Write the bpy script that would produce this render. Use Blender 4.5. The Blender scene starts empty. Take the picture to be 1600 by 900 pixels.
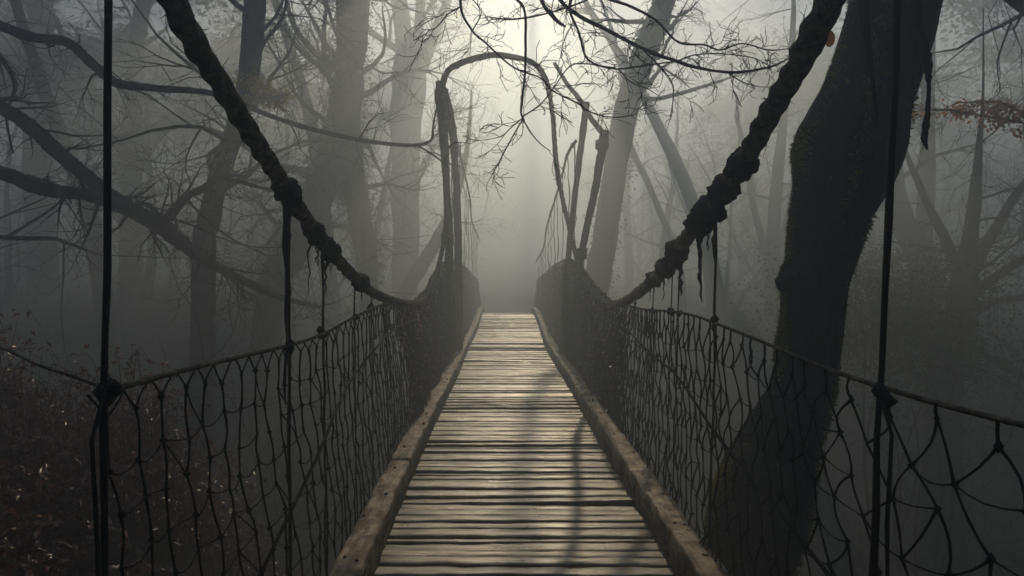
import bpy, math, random
from mathutils import Vector, Matrix, Quaternion, noise

R = math.radians
scene = bpy.context.scene
col = scene.collection

# ------------------------------------------------------------------ camera
F_PX, VX, VY = 1100.0, 789.0, 414.0          # focal length and vanishing point in photo pixels (1600 x 900)
CX, CZ = -0.08, 1.52                          # camera stands a little left of the deck's middle
cam_d = bpy.data.cameras.new('camera')
cam = bpy.data.objects.new('camera', cam_d)
col.objects.link(cam)
cam.location = (CX, 0, CZ)
cam.rotation_euler = (R(90), 0, 0)
cam_d.sensor_width = 36
cam_d.lens = F_PX / 1600 * 36
cam_d.shift_x = (800 - VX) / 1600
cam_d.shift_y = (VY - 450) / 1600
cam_d.clip_start = 0.05
cam_d.clip_end = 600
scene.camera = cam

# ------------------------------------------------------------------ light
SUN_EL, SUN_AZ = 31.0, 2.4                    # sun ahead of the camera, a touch to the right
HAZE = 0.048
ANISO = 0.67
world = bpy.data.worlds.new('World')
scene.world = world
world.use_nodes = True
wn = world.node_tree
bg = wn.nodes['Background']
sky = wn.nodes.new('ShaderNodeTexSky')
sky.sky_type = 'NISHITA'
sky.sun_disc = False
sky.sun_elevation = R(SUN_EL)
sky.sun_rotation = R(SUN_AZ)
wn.links.new(sky.outputs[0], bg.inputs[0])
bg.inputs[1].default_value = 0.15
sun_d = bpy.data.lights.new('sun', 'SUN')
sun_d.energy = 5.0
sun_d.angle = R(0.6)
sun_d.color = (1.0, 0.79, 0.52)
sun = bpy.data.objects.new('sun', sun_d)
col.objects.link(sun)
sun_dir = Vector((math.sin(R(SUN_AZ)) * math.cos(R(SUN_EL)), math.cos(R(SUN_AZ)) * math.cos(R(SUN_EL)), math.sin(R(SUN_EL))))
sun.rotation_euler = sun_dir.to_track_quat('Z', 'Y').to_euler()
vs = scene.view_settings
vs.view_transform = 'Standard'
vs.look = 'None'
vs.exposure = -0.43
vs.gamma = 1
cy = scene.cycles
cy.use_denoising = True
cy.max_bounces = 6
cy.diffuse_bounces = 2
cy.glossy_bounces = 2
cy.transmission_bounces = 2
cy.volume_bounces = 1
cy.transparent_max_bounces = 6
cy.sample_clamp_indirect = 3.0
cy.caustics_reflective = False
cy.caustics_refractive = False

# ------------------------------------------------------------------ helpers
def P(px, py, d):
    """a point d metres ahead that the photo shows at pixel (px, py)"""
    return Vector((CX + (px - VX) / F_PX * d, d, CZ - (py - VY) / F_PX * d))

def lerp(a, b, t): return a + (b - a) * t
def smooth(a, b, x):
    t = min(1, max(0, (x - a) / (b - a)))
    return t * t * (3 - 2 * t)

def interp(tab, x):
    """piecewise-smooth table lookup; rows (x, value)"""
    if x <= tab[0][0]: return tab[0][1]
    for (a, va), (b, vb) in zip(tab, tab[1:]):
        if x <= b: return va + (vb - va) * (x - a) / (b - a)
    return tab[-1][1]

def catmull(pts, n=6):
    """smooth a list of equal-length tuples / vectors"""
    pts = [tuple(p) for p in pts]
    if len(pts) < 3: return [Vector(p) if len(p) == 3 else p for p in pts]
    ext = [tuple(2 * a - b for a, b in zip(pts[0], pts[1]))] + pts + [tuple(2 * a - b for a, b in zip(pts[-1], pts[-2]))]
    out = []
    for i in range(1, len(ext) - 2):
        p0, p1, p2, p3 = ext[i - 1:i + 3]
        for k in range(n):
            t = k / n
            out.append(tuple(0.5 * (2 * b + (c - a) * t + (2 * a - 5 * b + 4 * c - d) * t * t + (3 * b - a - 3 * c + d) * t ** 3)
                             for a, b, c, d in zip(p0, p1, p2, p3)))
    out.append(pts[-1])
    return out

class MB:
    def __init__(self):
        self.v, self.f, self.t = [], [], []
    def vert(self, p, tint=0.5):
        self.v.append((p[0], p[1], p[2])); self.t.append(tint)
        return len(self.v) - 1
    def tube(self, pts, rad, sides=5, tint=0.5, cap=True, bump=None, flat=1.0):
        pts = [Vector(p) for p in pts]
        n = len(pts)
        if n < 2: return
        if not hasattr(rad, '__len__'): rad = [rad] * n
        ref = None
        base = len(self.v)
        for i, p in enumerate(pts):
            d = (pts[min(i + 1, n - 1)] - pts[max(i - 1, 0)])
            if d.length < 1e-7: d = Vector((0, 0, 1))
            d.normalize()
            if ref is None:
                ref = d.cross(Vector((0.31, 0.22, 0.93)))
                if ref.length < 1e-3: ref = d.cross(Vector((1, 0, 0)))
            ref = ref - d * ref.dot(d)
            if ref.length < 1e-6: ref = d.orthogonal()
            ref.normalize()
            b = d.cross(ref)
            for k in range(sides):
                a = 2 * math.pi * k / sides
                r = rad[i] * (bump(i, a) if bump else 1.0)
                q = p + ref * (math.cos(a) * r) + b * (math.sin(a) * r * flat)
                self.v.append((q.x, q.y, q.z)); self.t.append(tint)
        for i in range(n - 1):
            for k in range(sides):
                k2 = (k + 1) % sides
                self.f.append((base + i * sides + k, base + i * sides + k2, base + (i + 1) * sides + k2, base + (i + 1) * sides + k))
        if cap:
            self.f.append(tuple(base + k for k in range(sides - 1, -1, -1)))
            self.f.append(tuple(base + (n - 1) * sides + k for k in range(sides)))
    def blob(self, c, r, tint=0.5, rng=random):
        b = len(self.v); c = Vector(c)
        for d in ((1, 0, 0), (-1, 0, 0), (0, 1, 0), (0, -1, 0), (0, 0, 1.25), (0, 0, -1.25)):
            self.vert(c + Vector(d) * r * rng.uniform(.7, 1.25), tint)
        for a in ((0, 2, 4), (2, 1, 4), (1, 3, 4), (3, 0, 4), (2, 0, 5), (1, 2, 5), (3, 1, 5), (0, 3, 5)):
            self.f.append(tuple(b + i for i in a))
    def leaf(self, p, d, up, L, W, tint=0.5, curl=0.25):
        """a small folded leaf of six corners"""
        p = Vector(p); d = Vector(d).normalized()
        s = d.cross(Vector(up))
        if s.length < 1e-4: s = d.orthogonal()
        s.normalize(); n = s.cross(d)
        b = len(self.v)
        for q in (p, p + d * L * .45 + s * W * .5 + n * W * curl, p + d * L - n * L * curl * .8, p + d * L * .45 - s * W * .5 + n * W * curl, p + d * L * .5):
            self.vert(q, tint)
        self.f += [(b, b + 1, b + 4), (b + 4, b + 1, b + 2), (b, b + 4, b + 3), (b + 4, b + 2, b + 3)]
    def build(self, name, mat, parent=None, smooth_shade=True, origin=None):
        me = bpy.data.meshes.new(name)
        vv = self.v
        if origin is not None:
            ox, oy, oz = origin
            vv = [(a - ox, b - oy, c - oz) for a, b, c in vv]
        me.from_pydata(vv, [], self.f)
        at = me.attributes.new('tint', 'FLOAT', 'POINT')
        at.data.foreach_set('value', self.t)
        me.materials.append(mat)
        if smooth_shade: me.polygons.foreach_set('use_smooth', [True] * len(me.polygons))
        me.update()
        o = bpy.data.objects.new(name, me)
        col.objects.link(o)
        if parent is not None: o.parent = parent
        elif origin is not None: o.location = origin
        return o

def tag(o, label=None, cat=None, group=None, kind=None):
    if label: o['label'] = label
    if cat: o['category'] = cat
    if group: o['group'] = group
    if kind: o['kind'] = kind
    return o

def thing(name, loc, label, cat, group=None):
    o = bpy.data.objects.new(name, None)
    o.empty_display_size = 0.2
    col.objects.link(o)
    o.location = loc
    return tag(o, label, cat, group)

def copy_thing(root, loc, rz, scale, label, group):
    r = root.copy(); col.objects.link(r)
    r.location = loc; r.rotation_euler = (0, 0, rz); r.scale = (scale,) * 3
    r['label'] = label
    if group: r['group'] = group
    for ch in list(root.children):
        c = ch.copy(); col.objects.link(c); c.parent = r
    return r

# ------------------------------------------------------------------ materials
def new_mat(name):
    m = bpy.data.materials.new(name); m.use_nodes = True
    nt = m.node_tree
    b = nt.nodes['Principled BSDF']
    return m, nt, b

def ramp(nt, fac, stops):
    r = nt.nodes.new('ShaderNodeValToRGB')
    while len(r.color_ramp.elements) < len(stops): r.color_ramp.elements.new(0.5)
    for e, (p, c) in zip(r.color_ramp.elements, stops):
        e.position = p; e.color = (*c, 1)
    nt.links.new(fac, r.inputs[0])
    return r.outputs[0]

def noise_tex(nt, scale, stretch=(1, 1, 1), detail=5, rough=.6, coord='Object', offset_attr=None):
    tc = nt.nodes.new('ShaderNodeTexCoord')
    mp = nt.nodes.new('ShaderNodeMapping')
    mp.inputs['Scale'].default_value = stretch
    nt.links.new(tc.outputs[coord], mp.inputs[0])
    src = mp.outputs[0]
    if offset_attr:
        at = nt.nodes.new('ShaderNodeAttribute'); at.attribute_name = offset_attr
        ad = nt.nodes.new('ShaderNodeVectorMath'); ad.operation = 'ADD'
        ml = nt.nodes.new('ShaderNodeVectorMath'); ml.operation = 'SCALE'
        cb = nt.nodes.new('ShaderNodeCombineXYZ')
        for i in range(3): nt.links.new(at.outputs['Fac'], cb.inputs[i])
        nt.links.new(cb.outputs[0], ml.inputs[0]); ml.inputs['Scale'].default_value = 37.0
        nt.links.new(src, ad.inputs[0]); nt.links.new(ml.outputs[0], ad.inputs[1])
        src = ad.outputs[0]
    n = nt.nodes.new('ShaderNodeTexNoise')
    n.inputs['Scale'].default_value = scale
    n.inputs['Detail'].default_value = detail
    n.inputs['Roughness'].default_value = rough
    nt.links.new(src, n.inputs['Vector'])
    return n.outputs['Fac']

def mix(nt, fac, a, b, mode='MIX'):
    m = nt.nodes.new('ShaderNodeMix'); m.data_type = 'RGBA'; m.blend_type = mode
    for s, v in ((0, fac), (6, a), (7, b)):
        if isinstance(v, (int, float)): m.inputs[s].default_value = v
        elif isinstance(v, tuple): m.inputs[s].default_value = (*v, 1)
        else: nt.links.new(v, m.inputs[s])
    return m.outputs[2]

def mathn(nt, op, a, b=0.0, c=None):
    m = nt.nodes.new('ShaderNodeMath'); m.operation = op
    for i, v in enumerate((a, b, c)):
        if v is None: continue
        if isinstance(v, (int, float)): m.inputs[i].default_value = v
        else: nt.links.new(v, m.inputs[i])
    return m.outputs[0]

def bump(nt, b, h, strength=.4, dist=.02):
    n = nt.nodes.new('ShaderNodeBump')
    n.inputs['Strength'].default_value = strength
    n.inputs['Distance'].default_value = dist
    nt.links.new(h, n.inputs['Height'])
    nt.links.new(n.outputs[0], b.inputs['Normal'])

def attr(nt, name='tint'):
    a = nt.nodes.new('ShaderNodeAttribute'); a.attribute_name = name
    return a.outputs['Fac']

def plain(name, stops, scale=8, stretch=(1, 1, 1), rough=.8, bump_s=.5, bump_d=.02, use_tint=False, spec=.3):
    m, nt, b = new_mat(name)
    n = noise_tex(nt, scale, stretch)
    c = ramp(nt, n, stops)
    if use_tint:
        t = attr(nt)
        g = mathn(nt, 'MULTIPLY_ADD', t, 1.1, .45)
        cc = nt.nodes.new('ShaderNodeCombineXYZ')
        for i in range(3): nt.links.new(g, cc.inputs[i])
        c = mix(nt, 1.0, c, cc.outputs[0], 'MULTIPLY')
    nt.links.new(c, b.inputs['Base Color'])
    b.inputs['Roughness'].default_value = rough
    b.inputs['Specular IOR Level'].default_value = spec
    if bump_s: bump(nt, b, n, bump_s, bump_d)
    return m

def leaf_mat(name, c0, c1, c2, rough=.5, trans=.35, spec=.4):
    m, nt, b = new_mat(name)
    c = ramp(nt, attr(nt), [(0.0, c0), (0.5, c1), (1.0, c2)])
    nt.links.new(c, b.inputs['Base Color'])
    b.inputs['Roughness'].default_value = rough
    b.inputs['Specular IOR Level'].default_value = spec
    out = nt.nodes['Material Output']
    tr = nt.nodes.new('ShaderNodeBsdfTranslucent')
    nt.links.new(c, tr.inputs[0])
    ms = nt.nodes.new('ShaderNodeMixShader'); ms.inputs[0].default_value = trans
    nt.links.new(b.outputs[0], ms.inputs[1]); nt.links.new(tr.outputs[0], ms.inputs[2])
    nt.links.new(ms.outputs[0], out.inputs[0])
    return m

def plank_material():
    m, nt, b = new_mat('weathered_plank')
    grain = noise_tex(nt, 1.0, (2.2, 75, 40), 8, .68, offset_attr='tint')
    blot = noise_tex(nt, 4.0, (1, 2.2, 1), 5, .6, offset_attr='tint')
    fine = noise_tex(nt, 60.0, (.35, 1, 1), 4, .6)
    c = ramp(nt, grain, [(.36, (.012, .007, .003)), (.48, (.13, .079, .034)), (.62, (.46, .305, .14))])
    t = attr(nt)
    g = mathn(nt, 'MULTIPLY_ADD', t, 1.0, .35)
    cc = nt.nodes.new('ShaderNodeCombineXYZ')
    for i in range(3): nt.links.new(g, cc.inputs[i])
    c = mix(nt, 1.0, c, cc.outputs[0], 'MULTIPLY')
    dk = ramp(nt, blot, [(.42, (1, 1, 1)), (.66, (.42, .38, .33))])
    c = mix(nt, 1.0, c, dk, 'MULTIPLY')
    # green algae kept to the two ends of the boards
    tc = nt.nodes.new('ShaderNodeTexCoord'); sp = nt.nodes.new('ShaderNodeSeparateXYZ')
    nt.links.new(tc.outputs['Object'], sp.inputs[0])
    ax = mathn(nt, 'ABSOLUTE', sp.outputs[0])
    mr = nt.nodes.new('ShaderNodeMapRange'); nt.links.new(ax, mr.inputs[0])
    mr.inputs[1].default_value = .38; mr.inputs[2].default_value = .74
    alg = mathn(nt, 'MULTIPLY', mr.outputs[0], blot)
    c = mix(nt, mathn(nt, 'MULTIPLY', alg, 1.2), c, (.055, .062, .022))
    nt.links.new(c, b.inputs['Base Color'])
    mq = nt.nodes.new('ShaderNodeMapRange'); nt.links.new(blot, mq.inputs[0])
    mq.inputs[1].default_value = .38; mq.inputs[2].default_value = .62; mq.inputs[3].default_value = .20; mq.inputs[4].default_value = .62
    rr = mathn(nt, 'MULTIPLY_ADD', fine, .10, mq.outputs[0])
    nt.links.new(rr, b.inputs['Roughness'])
    b.inputs['Specular IOR Level'].default_value = .85
    mw = nt.nodes.new('ShaderNodeMapRange'); nt.links.new(mathn(nt, 'ADD', mathn(nt, 'MULTIPLY', blot, .6), mathn(nt, 'MULTIPLY', grain, .4)), mw.inputs[0])
    mw.inputs[1].default_value = .40; mw.inputs[2].default_value = .58; mw.inputs[3].default_value = .0; mw.inputs[4].default_value = .75
    nt.links.new(mw.outputs[0], b.inputs['Coat Weight'])          # patches of damp on the boards
    b.inputs['Coat Roughness'].default_value = .34
    h = mathn(nt, 'ADD', grain, mathn(nt, 'MULTIPLY', fine, .25))
    bump(nt, b, h, .6, .008)
    return m

def kerb_material():
    m, nt, b = new_mat('weathered_kerb_timber')
    grain = noise_tex(nt, 1.0, (55, 3.0, 55), 7, .65)
    blot = noise_tex(nt, 7.0, (1.4, .9, 1), 6, .62)
    spot = noise_tex(nt, 16.0, (1, .8, 1), 3, .5)
    c = ramp(nt, grain, [(.3, (.17, .122, .072)), (.52, (.40, .305, .19)), (.72, (.55, .44, .29))])
    dk = ramp(nt, blot, [(.44, (1, 1, 1)), (.54, (.55, .46, .37)), (.66, (.22, .16, .11))])
    c = mix(nt, 1.0, c, dk, 'MULTIPLY')
    sk = ramp(nt, spot, [(.59, (1, 1, 1)), (.66, (.16, .10, .07))])
    c = mix(nt, 1.0, c, sk, 'MULTIPLY')
    nt.links.new(c, b.inputs['Base Color'])
    nt.links.new(mathn(nt, 'MULTIPLY_ADD', blot, .4, .42), b.inputs['Roughness'])
    b.inputs['Specular IOR Level'].default_value = .4
    bump(nt, b, mathn(nt, 'ADD', grain, blot), .7, .012)
    return m

M = {}
M['plank'] = plank_material()
M['kerb'] = kerb_material()
M['beam'] = plain('dark_wet_beam', [(.3, (.025, .02, .015)), (.7, (.08, .06, .045))], 6, (1, .2, 1))
M['rope'] = plain('old_hemp_rope', [(.35, (.03, .022, .014)), (.72, (.25, .20, .13))], 30, (1, 1, 1), .9, .6, .01, True)
M['dark_rope'] = plain('tarred_rope', [(.3, (.010, .008, .007)), (.7, (.04, .032, .024))], 40, (1, 1, 1), .85, .5, .004, True)
M['wire'] = plain('rusty_hanger_wire', [(.35, (.010, .007, .006)), (.7, (.04, .024, .015))], 30, (1, 1, .2), .6, .3, .003)
M['post'] = plain('peeling_post_wood', [(.3, (.05, .042, .032)), (.7, (.17, .145, .11))], 9, (2, 2, .3), .85, .8, .03)
M['bark'] = plain('wet_bark', [(.3, (.010, .009, .008)), (.7, (.042, .036, .030))], 7, (2.2, 2.2, .45), .85, .9, .05)
M['far_bark'] = plain('grey_bark', [(.3, (.03, .027, .022)), (.7, (.09, .082, .066))], 4, (2, 2, .4), .9, .6, .04)
M['twig'] = plain('twig_bark', [(.3, (.03, .025, .018)), (.7, (.075, .06, .042))], 10, (1, 1, 1), .85, 0)
M['moss'] = leaf_mat('moss', (.09, .09, .02), (.23, .22, .05), (.42, .36, .10), .8, .6, .1)
M['ivy'] = leaf_mat('ivy_leaf', (.035, .04, .016), (.075, .075, .028), (.14, .115, .04), .6, .4, .2)
M['ochre'] = leaf_mat('ochre_leaf', (.60, .30, .03), (.80, .50, .04), (.88, .66, .12), .5, .62, .2)
M['rust'] = leaf_mat('rust_leaf', (.55, .18, .03), (.72, .30, .05), (.85, .48, .13), .5, .62, .2)
M['green'] = leaf_mat('dull_green_leaf', (.05, .065, .018), (.11, .12, .035), (.20, .19, .06), .5, .45, .3)
M['bracken'] = leaf_mat('dead_bracken', (.035, .016, .010), (.20, .062, .038), (.38, .18, .115), .3, .3, .6)
M['stem'] = plain('bramble_stem', [(.3, (.03, .018, .013)), (.7, (.09, .05, .035))], 10, (1, 1, 1), .5, 0)
M['ground'] = plain('leaf_litter', [(.3, (.018, .013, .009)), (.55, (.045, .032, .02)), (.75, (.075, .055, .033))], 6, (1, 1, 1), .95, .8, .05)

# ------------------------------------------------------------------ terrain
def ground_z(x, y):
    z = -5.2
    z = lerp(z, -0.35, smooth(17.5, 24.5, y - .12 * abs(x)) * 1.0)          # far bank
    z += interp([(24, 0), (40, .55), (60, 1.3), (80, 2.1), (100, 2.9), (140, 4.6), (200, 7.0)], y)
    z = max(z, lerp(-5.2, -1.9, smooth(6, 22, x)))                          # right side climbs slowly
    z = max(z, lerp(-5.2, -1.6, smooth(-7, -20, x) if x < -7 else 0))       # left side
    bank = smooth(-1.3, -3.0, x) if x < -1.3 else 0
    bank *= 1 - smooth(5.5, 10.5, y)
    z = max(z, lerp(-5.2, -0.42 + .3 * smooth(-2.8, -5, x), bank))
    if y < 0: z = lerp(z, -0.5, smooth(-.5, -4, y))                         # near bank behind the camera
    z += .28 * noise.noise(Vector((x * .23, y * .23, 0))) + .10 * noise.noise(Vector((x * .9, y * .9, 3)))
    return z

def build_ground():
    mb = MB()
    xs = [-80 + 1.6 * i for i in range(32)] + [-28.5 + .6 * i for i in range(95)] + [29 + 1.6 * i for i in range(32)]
    ys = [-30 + 1.6 * i for i in range(17)] + [-2.6 + .6 * i for i in range(60)] + [34 + 1.8 * i for i in range(37)] + [103 + 6 * i for i in range(15)]
    for y in ys:
        for x in xs: mb.vert((x, y, ground_z(x, y)))
    w = len(xs)
    for j in range(len(ys) - 1):
        for i in range(w - 1):
            mb.f.append((j * w + i, j * w + i + 1, (j + 1) * w + i + 1, (j + 1) * w + i))
    o = mb.build('ground', M['ground'])
    tag(o, 'dark ravine floor and leaf littered banks under the mist', None, None, 'structure')
build_ground()

def build_haze():
    mb = MB()
    x0, x1, y0, y1, z0, z1 = -84, 84, -34, 196, -8, 17.6
    for z in (z0, z1):
        for x, y in ((x0, y0), (x1, y0), (x1, y1), (x0, y1)): mb.vert((x, y, z))
    mb.f = [(3, 2, 1, 0), (4, 5, 6, 7), (0, 1, 5, 4), (1, 2, 6, 5), (2, 3, 7, 6), (3, 0, 4, 7)]
    m = bpy.data.materials.new('haze'); m.use_nodes = True
    nt = m.node_tree
    nt.nodes.remove(nt.nodes['Principled BSDF'])
    v = nt.nodes.new('ShaderNodeVolumePrincipled')
    v.inputs['Color'].default_value = (.79, .90, .99, 1)
    v.inputs['Density'].default_value = HAZE
    v.inputs['Anisotropy'].default_value = ANISO
    v.inputs['Density Attribute'].default_value = ''
    nt.links.new(v.outputs[0], nt.nodes['Material Output'].inputs['Volume'])
    m.cycles.homogeneous_volume = True
    o = mb.build('haze', m, smooth_shade=False)
    tag(o, 'pale morning mist filling the whole wood', None, None, 'stuff')
build_haze()

# ------------------------------------------------------------------ bridge
def deck_z(y):
    return interp([(-4, 0), (5, 0), (8, -.03), (11, -.075), (13.5, -.09), (16, -.06), (18, .01), (19.5, .075), (20.6, .10), (21.4, .085), (22.3, .0), (23.5, -.18), (26, -.3)], y)
def deck_x(y):
    return .012 * math.sin(y * .8) + .02 * math.sin(y * .31 + 1)

CABLE_L = [(-1.0, -2.4, 5.1), (-1.0, -.8, 3.85), (-1.0, .6, 3.0), (P(268, 0, 1.94)), (P(340, 125, 2.28)), (P(392, 210, 2.56)), (P(440, 285, 2.92)), (P(488, 357, 3.45)),
           (P(545, 425, 4.2)), (P(590, 461, 5.15)), (P(640, 475, 6.7)), (P(664, 463, 8.1)), (P(683, 425, 9.5)), (P(694, 372, 10.35)), (P(699, 310, 10.45)), (P(698, 230, 10.45)), (P(693, 150, 10.42))]
CABLE_R = [(1.06, -2.4, 5.4), (1.04, -.6, 4.1), (1.02, .9, 3.2), (P(1297, 0, 2.3)), (P(1250, 95, 2.55)), (P(1205, 172, 2.85)), (P(1165, 245, 3.15)), (P(1110, 322, 3.75)), (P(1070, 375, 4.3)),
           (P(1035, 424, 4.95)), (P(985, 466, 6.0)), (P(960, 475, 6.95)), (P(938, 467, 8.0)), (P(918, 443, 9.2)), (P(902, 405, 10.2)), (P(888, 350, 10.9)), (P(875, 290, 11.1)), (P(868, 235, 11.15)), (P(865, 180, 11.15))]

def cable_at(tab, y):
    """z and x of the hand cable above the deck at distance y (first crossing)"""
    for a, b in zip(tab, tab[1:]):
        if a[1] <= y <= b[1] and b[1] > a[1]:
            t = (y - a[1]) / (b[1] - a[1])
            return lerp(a[0], b[0], t), lerp(a[2], b[2], t)
    return tab[-1][0], tab[-1][2]

def net_top(side, y):
    if y < 7: z = 1.2 + .03 * math.sin(y * 1.7 + side)
    if y >= 7: z = interp([(7, 1.14), (8.2, 1.24), (9.4, 1.42), (10.4, 1.56), (11.5, 1.62), (13, 1.62), (16, 1.50), (19, 1.30), (22, 1.12), (24, .9)], y)
    if y > 5.8 and y < 7: z = lerp(z, 1.14, smooth(5.8, 7, y))
    return z
NET_X = 1.0

def rope_tube(mb, pts, rad, strands=3, pitch=.12, sides=18, rng=random, lump=0.0):
    """a laid rope: three-lobed section that turns along its length"""
    pts = [Vector(p) for p in catmull(pts, 26)]
    acc = [0]
    for a, b in zip(pts, pts[1:]): acc.append(acc[-1] + (b - a).length)
    n = int(acc[-1] / .022)
    res, k = [], 0
    for i in range(n + 1):
        s = acc[-1] * i / n
        while k < len(acc) - 2 and acc[k + 1] < s: k += 1
        t = (s - acc[k]) / max(1e-6, acc[k + 1] - acc[k])
        res.append(pts[k].lerp(pts[k + 1], t))
    rr = []
    for i, p in enumerate(res):
        r = rad(p) if callable(rad) else rad
        r *= 1 + .07 * noise.noise(p * 5.0) + lump * max(0, noise.noise(p * 3.1 + Vector((7, 3, 1))) - .05) * 2.2
        rr.append(r)
    def bp(i, a):
        p = res[i]
        u = a * strands - acc[-1] * i / n / pitch * 2 * math.pi
        return 1 + .15 * math.cos(u) + .07 * noise.noise(Vector((p.x * 14 + math.cos(a), p.y * 14 + math.sin(a), p.z * 14)))
    mb.tube(res, rr, sides, .5, True, bp)
    return res, rr

def build_bridge():
    rng = random.Random(7)
    br = thing('rope_bridge', (0, 0, 0), 'old rope suspension bridge with plank deck and knotted net sides', 'bridge')
    # ---- deck planks: pattern inside one part
    mb = MB()
    y = -2.2
    while y < 24.2:
        w = rng.choice((.06, .075, .09, .10, .11, .12, .145)) * rng.uniform(.9, 1.1)
        gap = rng.choice((.004, .006, .008, .012, .018, .026)) if rng.random() > .13 else rng.uniform(.03, .06)
        x0 = -.84 - rng.uniform(0, .04); x1 = .84 + rng.uniform(0, .04)
        yaw = rng.gauss(0, .006); tilt = rng.gauss(0, .045); roll = rng.gauss(0, .005)
        zoff = rng.gauss(0, .006); th = rng.uniform(.032, .045); tint = rng.random()
        nx = 22; sd = rng.uniform(0, 100)
        b0 = len(mb.v)
        prof = [(-.5, -1), (-.5, -.22), (-.44, -.05), (-.25, .0), (0, .02), (.25, .0), (.44, -.05), (.5, -.22), (.5, -1)]
        for i in range(nx + 1):
            x = lerp(x0, x1, i / nx)
            chipa = .014 * noise.noise(Vector((x * 5, sd, 1))) + .006 * noise.noise(Vector((x * 17, sd, 2)))
            chipb = .014 * noise.noise(Vector((x * 5, sd, 5))) + .006 * noise.noise(Vector((x * 17, sd, 6)))
            cup = .006 * noise.noise(Vector((x * 2, sd, 9)))
            for (a, h) in prof:
                yy = y + w / 2 + a * w + (chipa if a < -.2 else chipb if a > .2 else 0) + yaw * x
                dz = deck_z(yy) + zoff + roll * x + tilt * a * w * 2 + cup * abs(a)
                zz = dz - .02 + (h * th if h < 0 else h * .1)
                if abs(a) < .5: zz += .004 * noise.noise(Vector((x * 9, sd + a * 6, 4)))
                mb.vert((x + deck_x(yy), yy, zz), tint)
        m = len(prof)
        for i in range(nx):
            for k in range(m):
                k2 = (k + 1) % m
                mb.f.append((b0 + i * m + k, b0 + i * m + k2, b0 + (i + 1) * m + k2, b0 + (i + 1) * m + k))
        mb.f.append(tuple(b0 + k for k in range(m - 1, -1, -1)))
        mb.f.append(tuple(b0 + nx * m + k for k in range(m)))
        y += w + gap
    deck = mb.build('deck', M['plank'], br)
    # ---- kerb timbers
    for s in (-1, 1):
        mb = MB()
        y = -2.2 + (0 if s < 0 else -.9)
        while y < 23.4:
            L = rng.uniform(3.2, 4.4)
            n = int(L / .05); b0 = len(mb.v); sd = rng.uniform(0, 50)
            wob = rng.uniform(-.004, .004); hz = rng.uniform(-.003, .003)
            prof = [(.750, -.02), (.750, .136), (.755, .148), (.766, .153), (.82, .154), (.878, .153), (.891, .148), (.897, .136), (.899, -.03)]
            for i in range(n + 1):
                yy = y + L * i / n * .997
                for (a, h) in prof:
                    q = Vector((a * 11 * s, yy * 3.4, h * 11 + sd))
                    e = .005 * noise.noise(q) + .006 * noise.noise(q * 2.7)
                    chip = max(0, noise.noise(q * 1.6) - .30) * .10 if h > .125 else 0
                    mb.vert((s * (a + e + wob * (i / n - .5)) + deck_x(yy), yy, deck_z(yy) + h + e - chip + hz))
            m = len(prof)
            for i in range(n):
                for k in range(m):
                    k2 = (k + 1) % m
                    f = (b0 + i * m + k, b0 + i * m + k2, b0 + (i + 1) * m + k2, b0 + (i + 1) * m + k)
                    mb.f.append(f if s > 0 else f[::-1])
            mb.f.append(tuple(b0 + k for k in range(m))); mb.f.append(tuple(b0 + n * m + k for k in range(m)))
            y += L
        kb = mb.build('kerb', M['kerb'], br)
        # iron straps and nails driven into the kerb
        yy = 2.9
        while yy < 12:
            for _ in range(rng.randint(1, 2)):
                xx = s * rng.uniform(.775, .875) + deck_x(yy); y2 = yy + rng.uniform(-.05, .05); z = deck_z(y2) + .150
                nb = MB()
                nb.tube([(xx, y2, z - .02), (xx, y2, z + rng.uniform(.004, .012))], rng.uniform(.007, .012), 7)
                nb.build('nail', M['wire'], kb)
            yy += rng.uniform(.28, .62)
        # beam under the deck
        bb = MB()
        for xx in (.55 * s, .82 * s):
            ys = [-2.2 + .8 * i for i in range(33)]
            bb.tube([(xx + deck_x(q), q, deck_z(q) - .15) for q in ys], .065, 6)
        bb.build('deck_beam', M['beam'], br)
    # ---- main cables
    for s, tab in ((-1, CABLE_L), (1, CABLE_R)):
        mb = MB()
        rad = (lambda p: .032 + .003 * smooth(4, 1.5, p.y)) if s < 0 else (lambda p: .040 + .005 * smooth(4.6, 2.2, p.y) - .008 * smooth(4.8, 8, p.y))
        res, rr = rope_tube(mb, tab, rad, rng=rng, lump=.05 if s < 0 else .12)
        cab = mb.build('main_cable', M['rope'], br)
        # frayed fibres along the cable
        fb = MB()
        for i in range(0, len(res) - 1):
            p = res[i]
            if p.y < 1.2 or p.y > 12: continue
            for _ in range(3 if p.y < 6 else 2):
                d = Vector((rng.gauss(0, 1), rng.gauss(0, 1), rng.gauss(0.1, 1))).normalized()
                q = p + d * rr[i] * .95
                l = rng.uniform(.008, .028) if rng.random() < .93 else rng.uniform(.04, .12)
                e = q + d * l * .7 + Vector((rng.gauss(0, .3), rng.gauss(0, .3), rng.gauss(-.2, .3))) * l
                fb.tube([q - d * .008, q + d * l * .4, e], [.0022, .0016, .0006], 3, rng.random(), False)
        fb.build('frayed_fibre', M['rope'], cab)
        # rag wrappings and hanging shreds
        spots = [(3.0, .060, .9, .05), (3.5, .055, .30, .02), (3.75, .055, .24, .022), (4.55, .056, .10, .02)] if s < 0 else \
                [(3.22, .066, .10, .01), (3.5, .066, .12, .012), (3.8, .078, .26, .03), (3.98, .070, .42, .04), (4.5, .074, .26, .03), (4.8, .066, .20, .02), (5.2, .056, .14, .014)]
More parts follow.
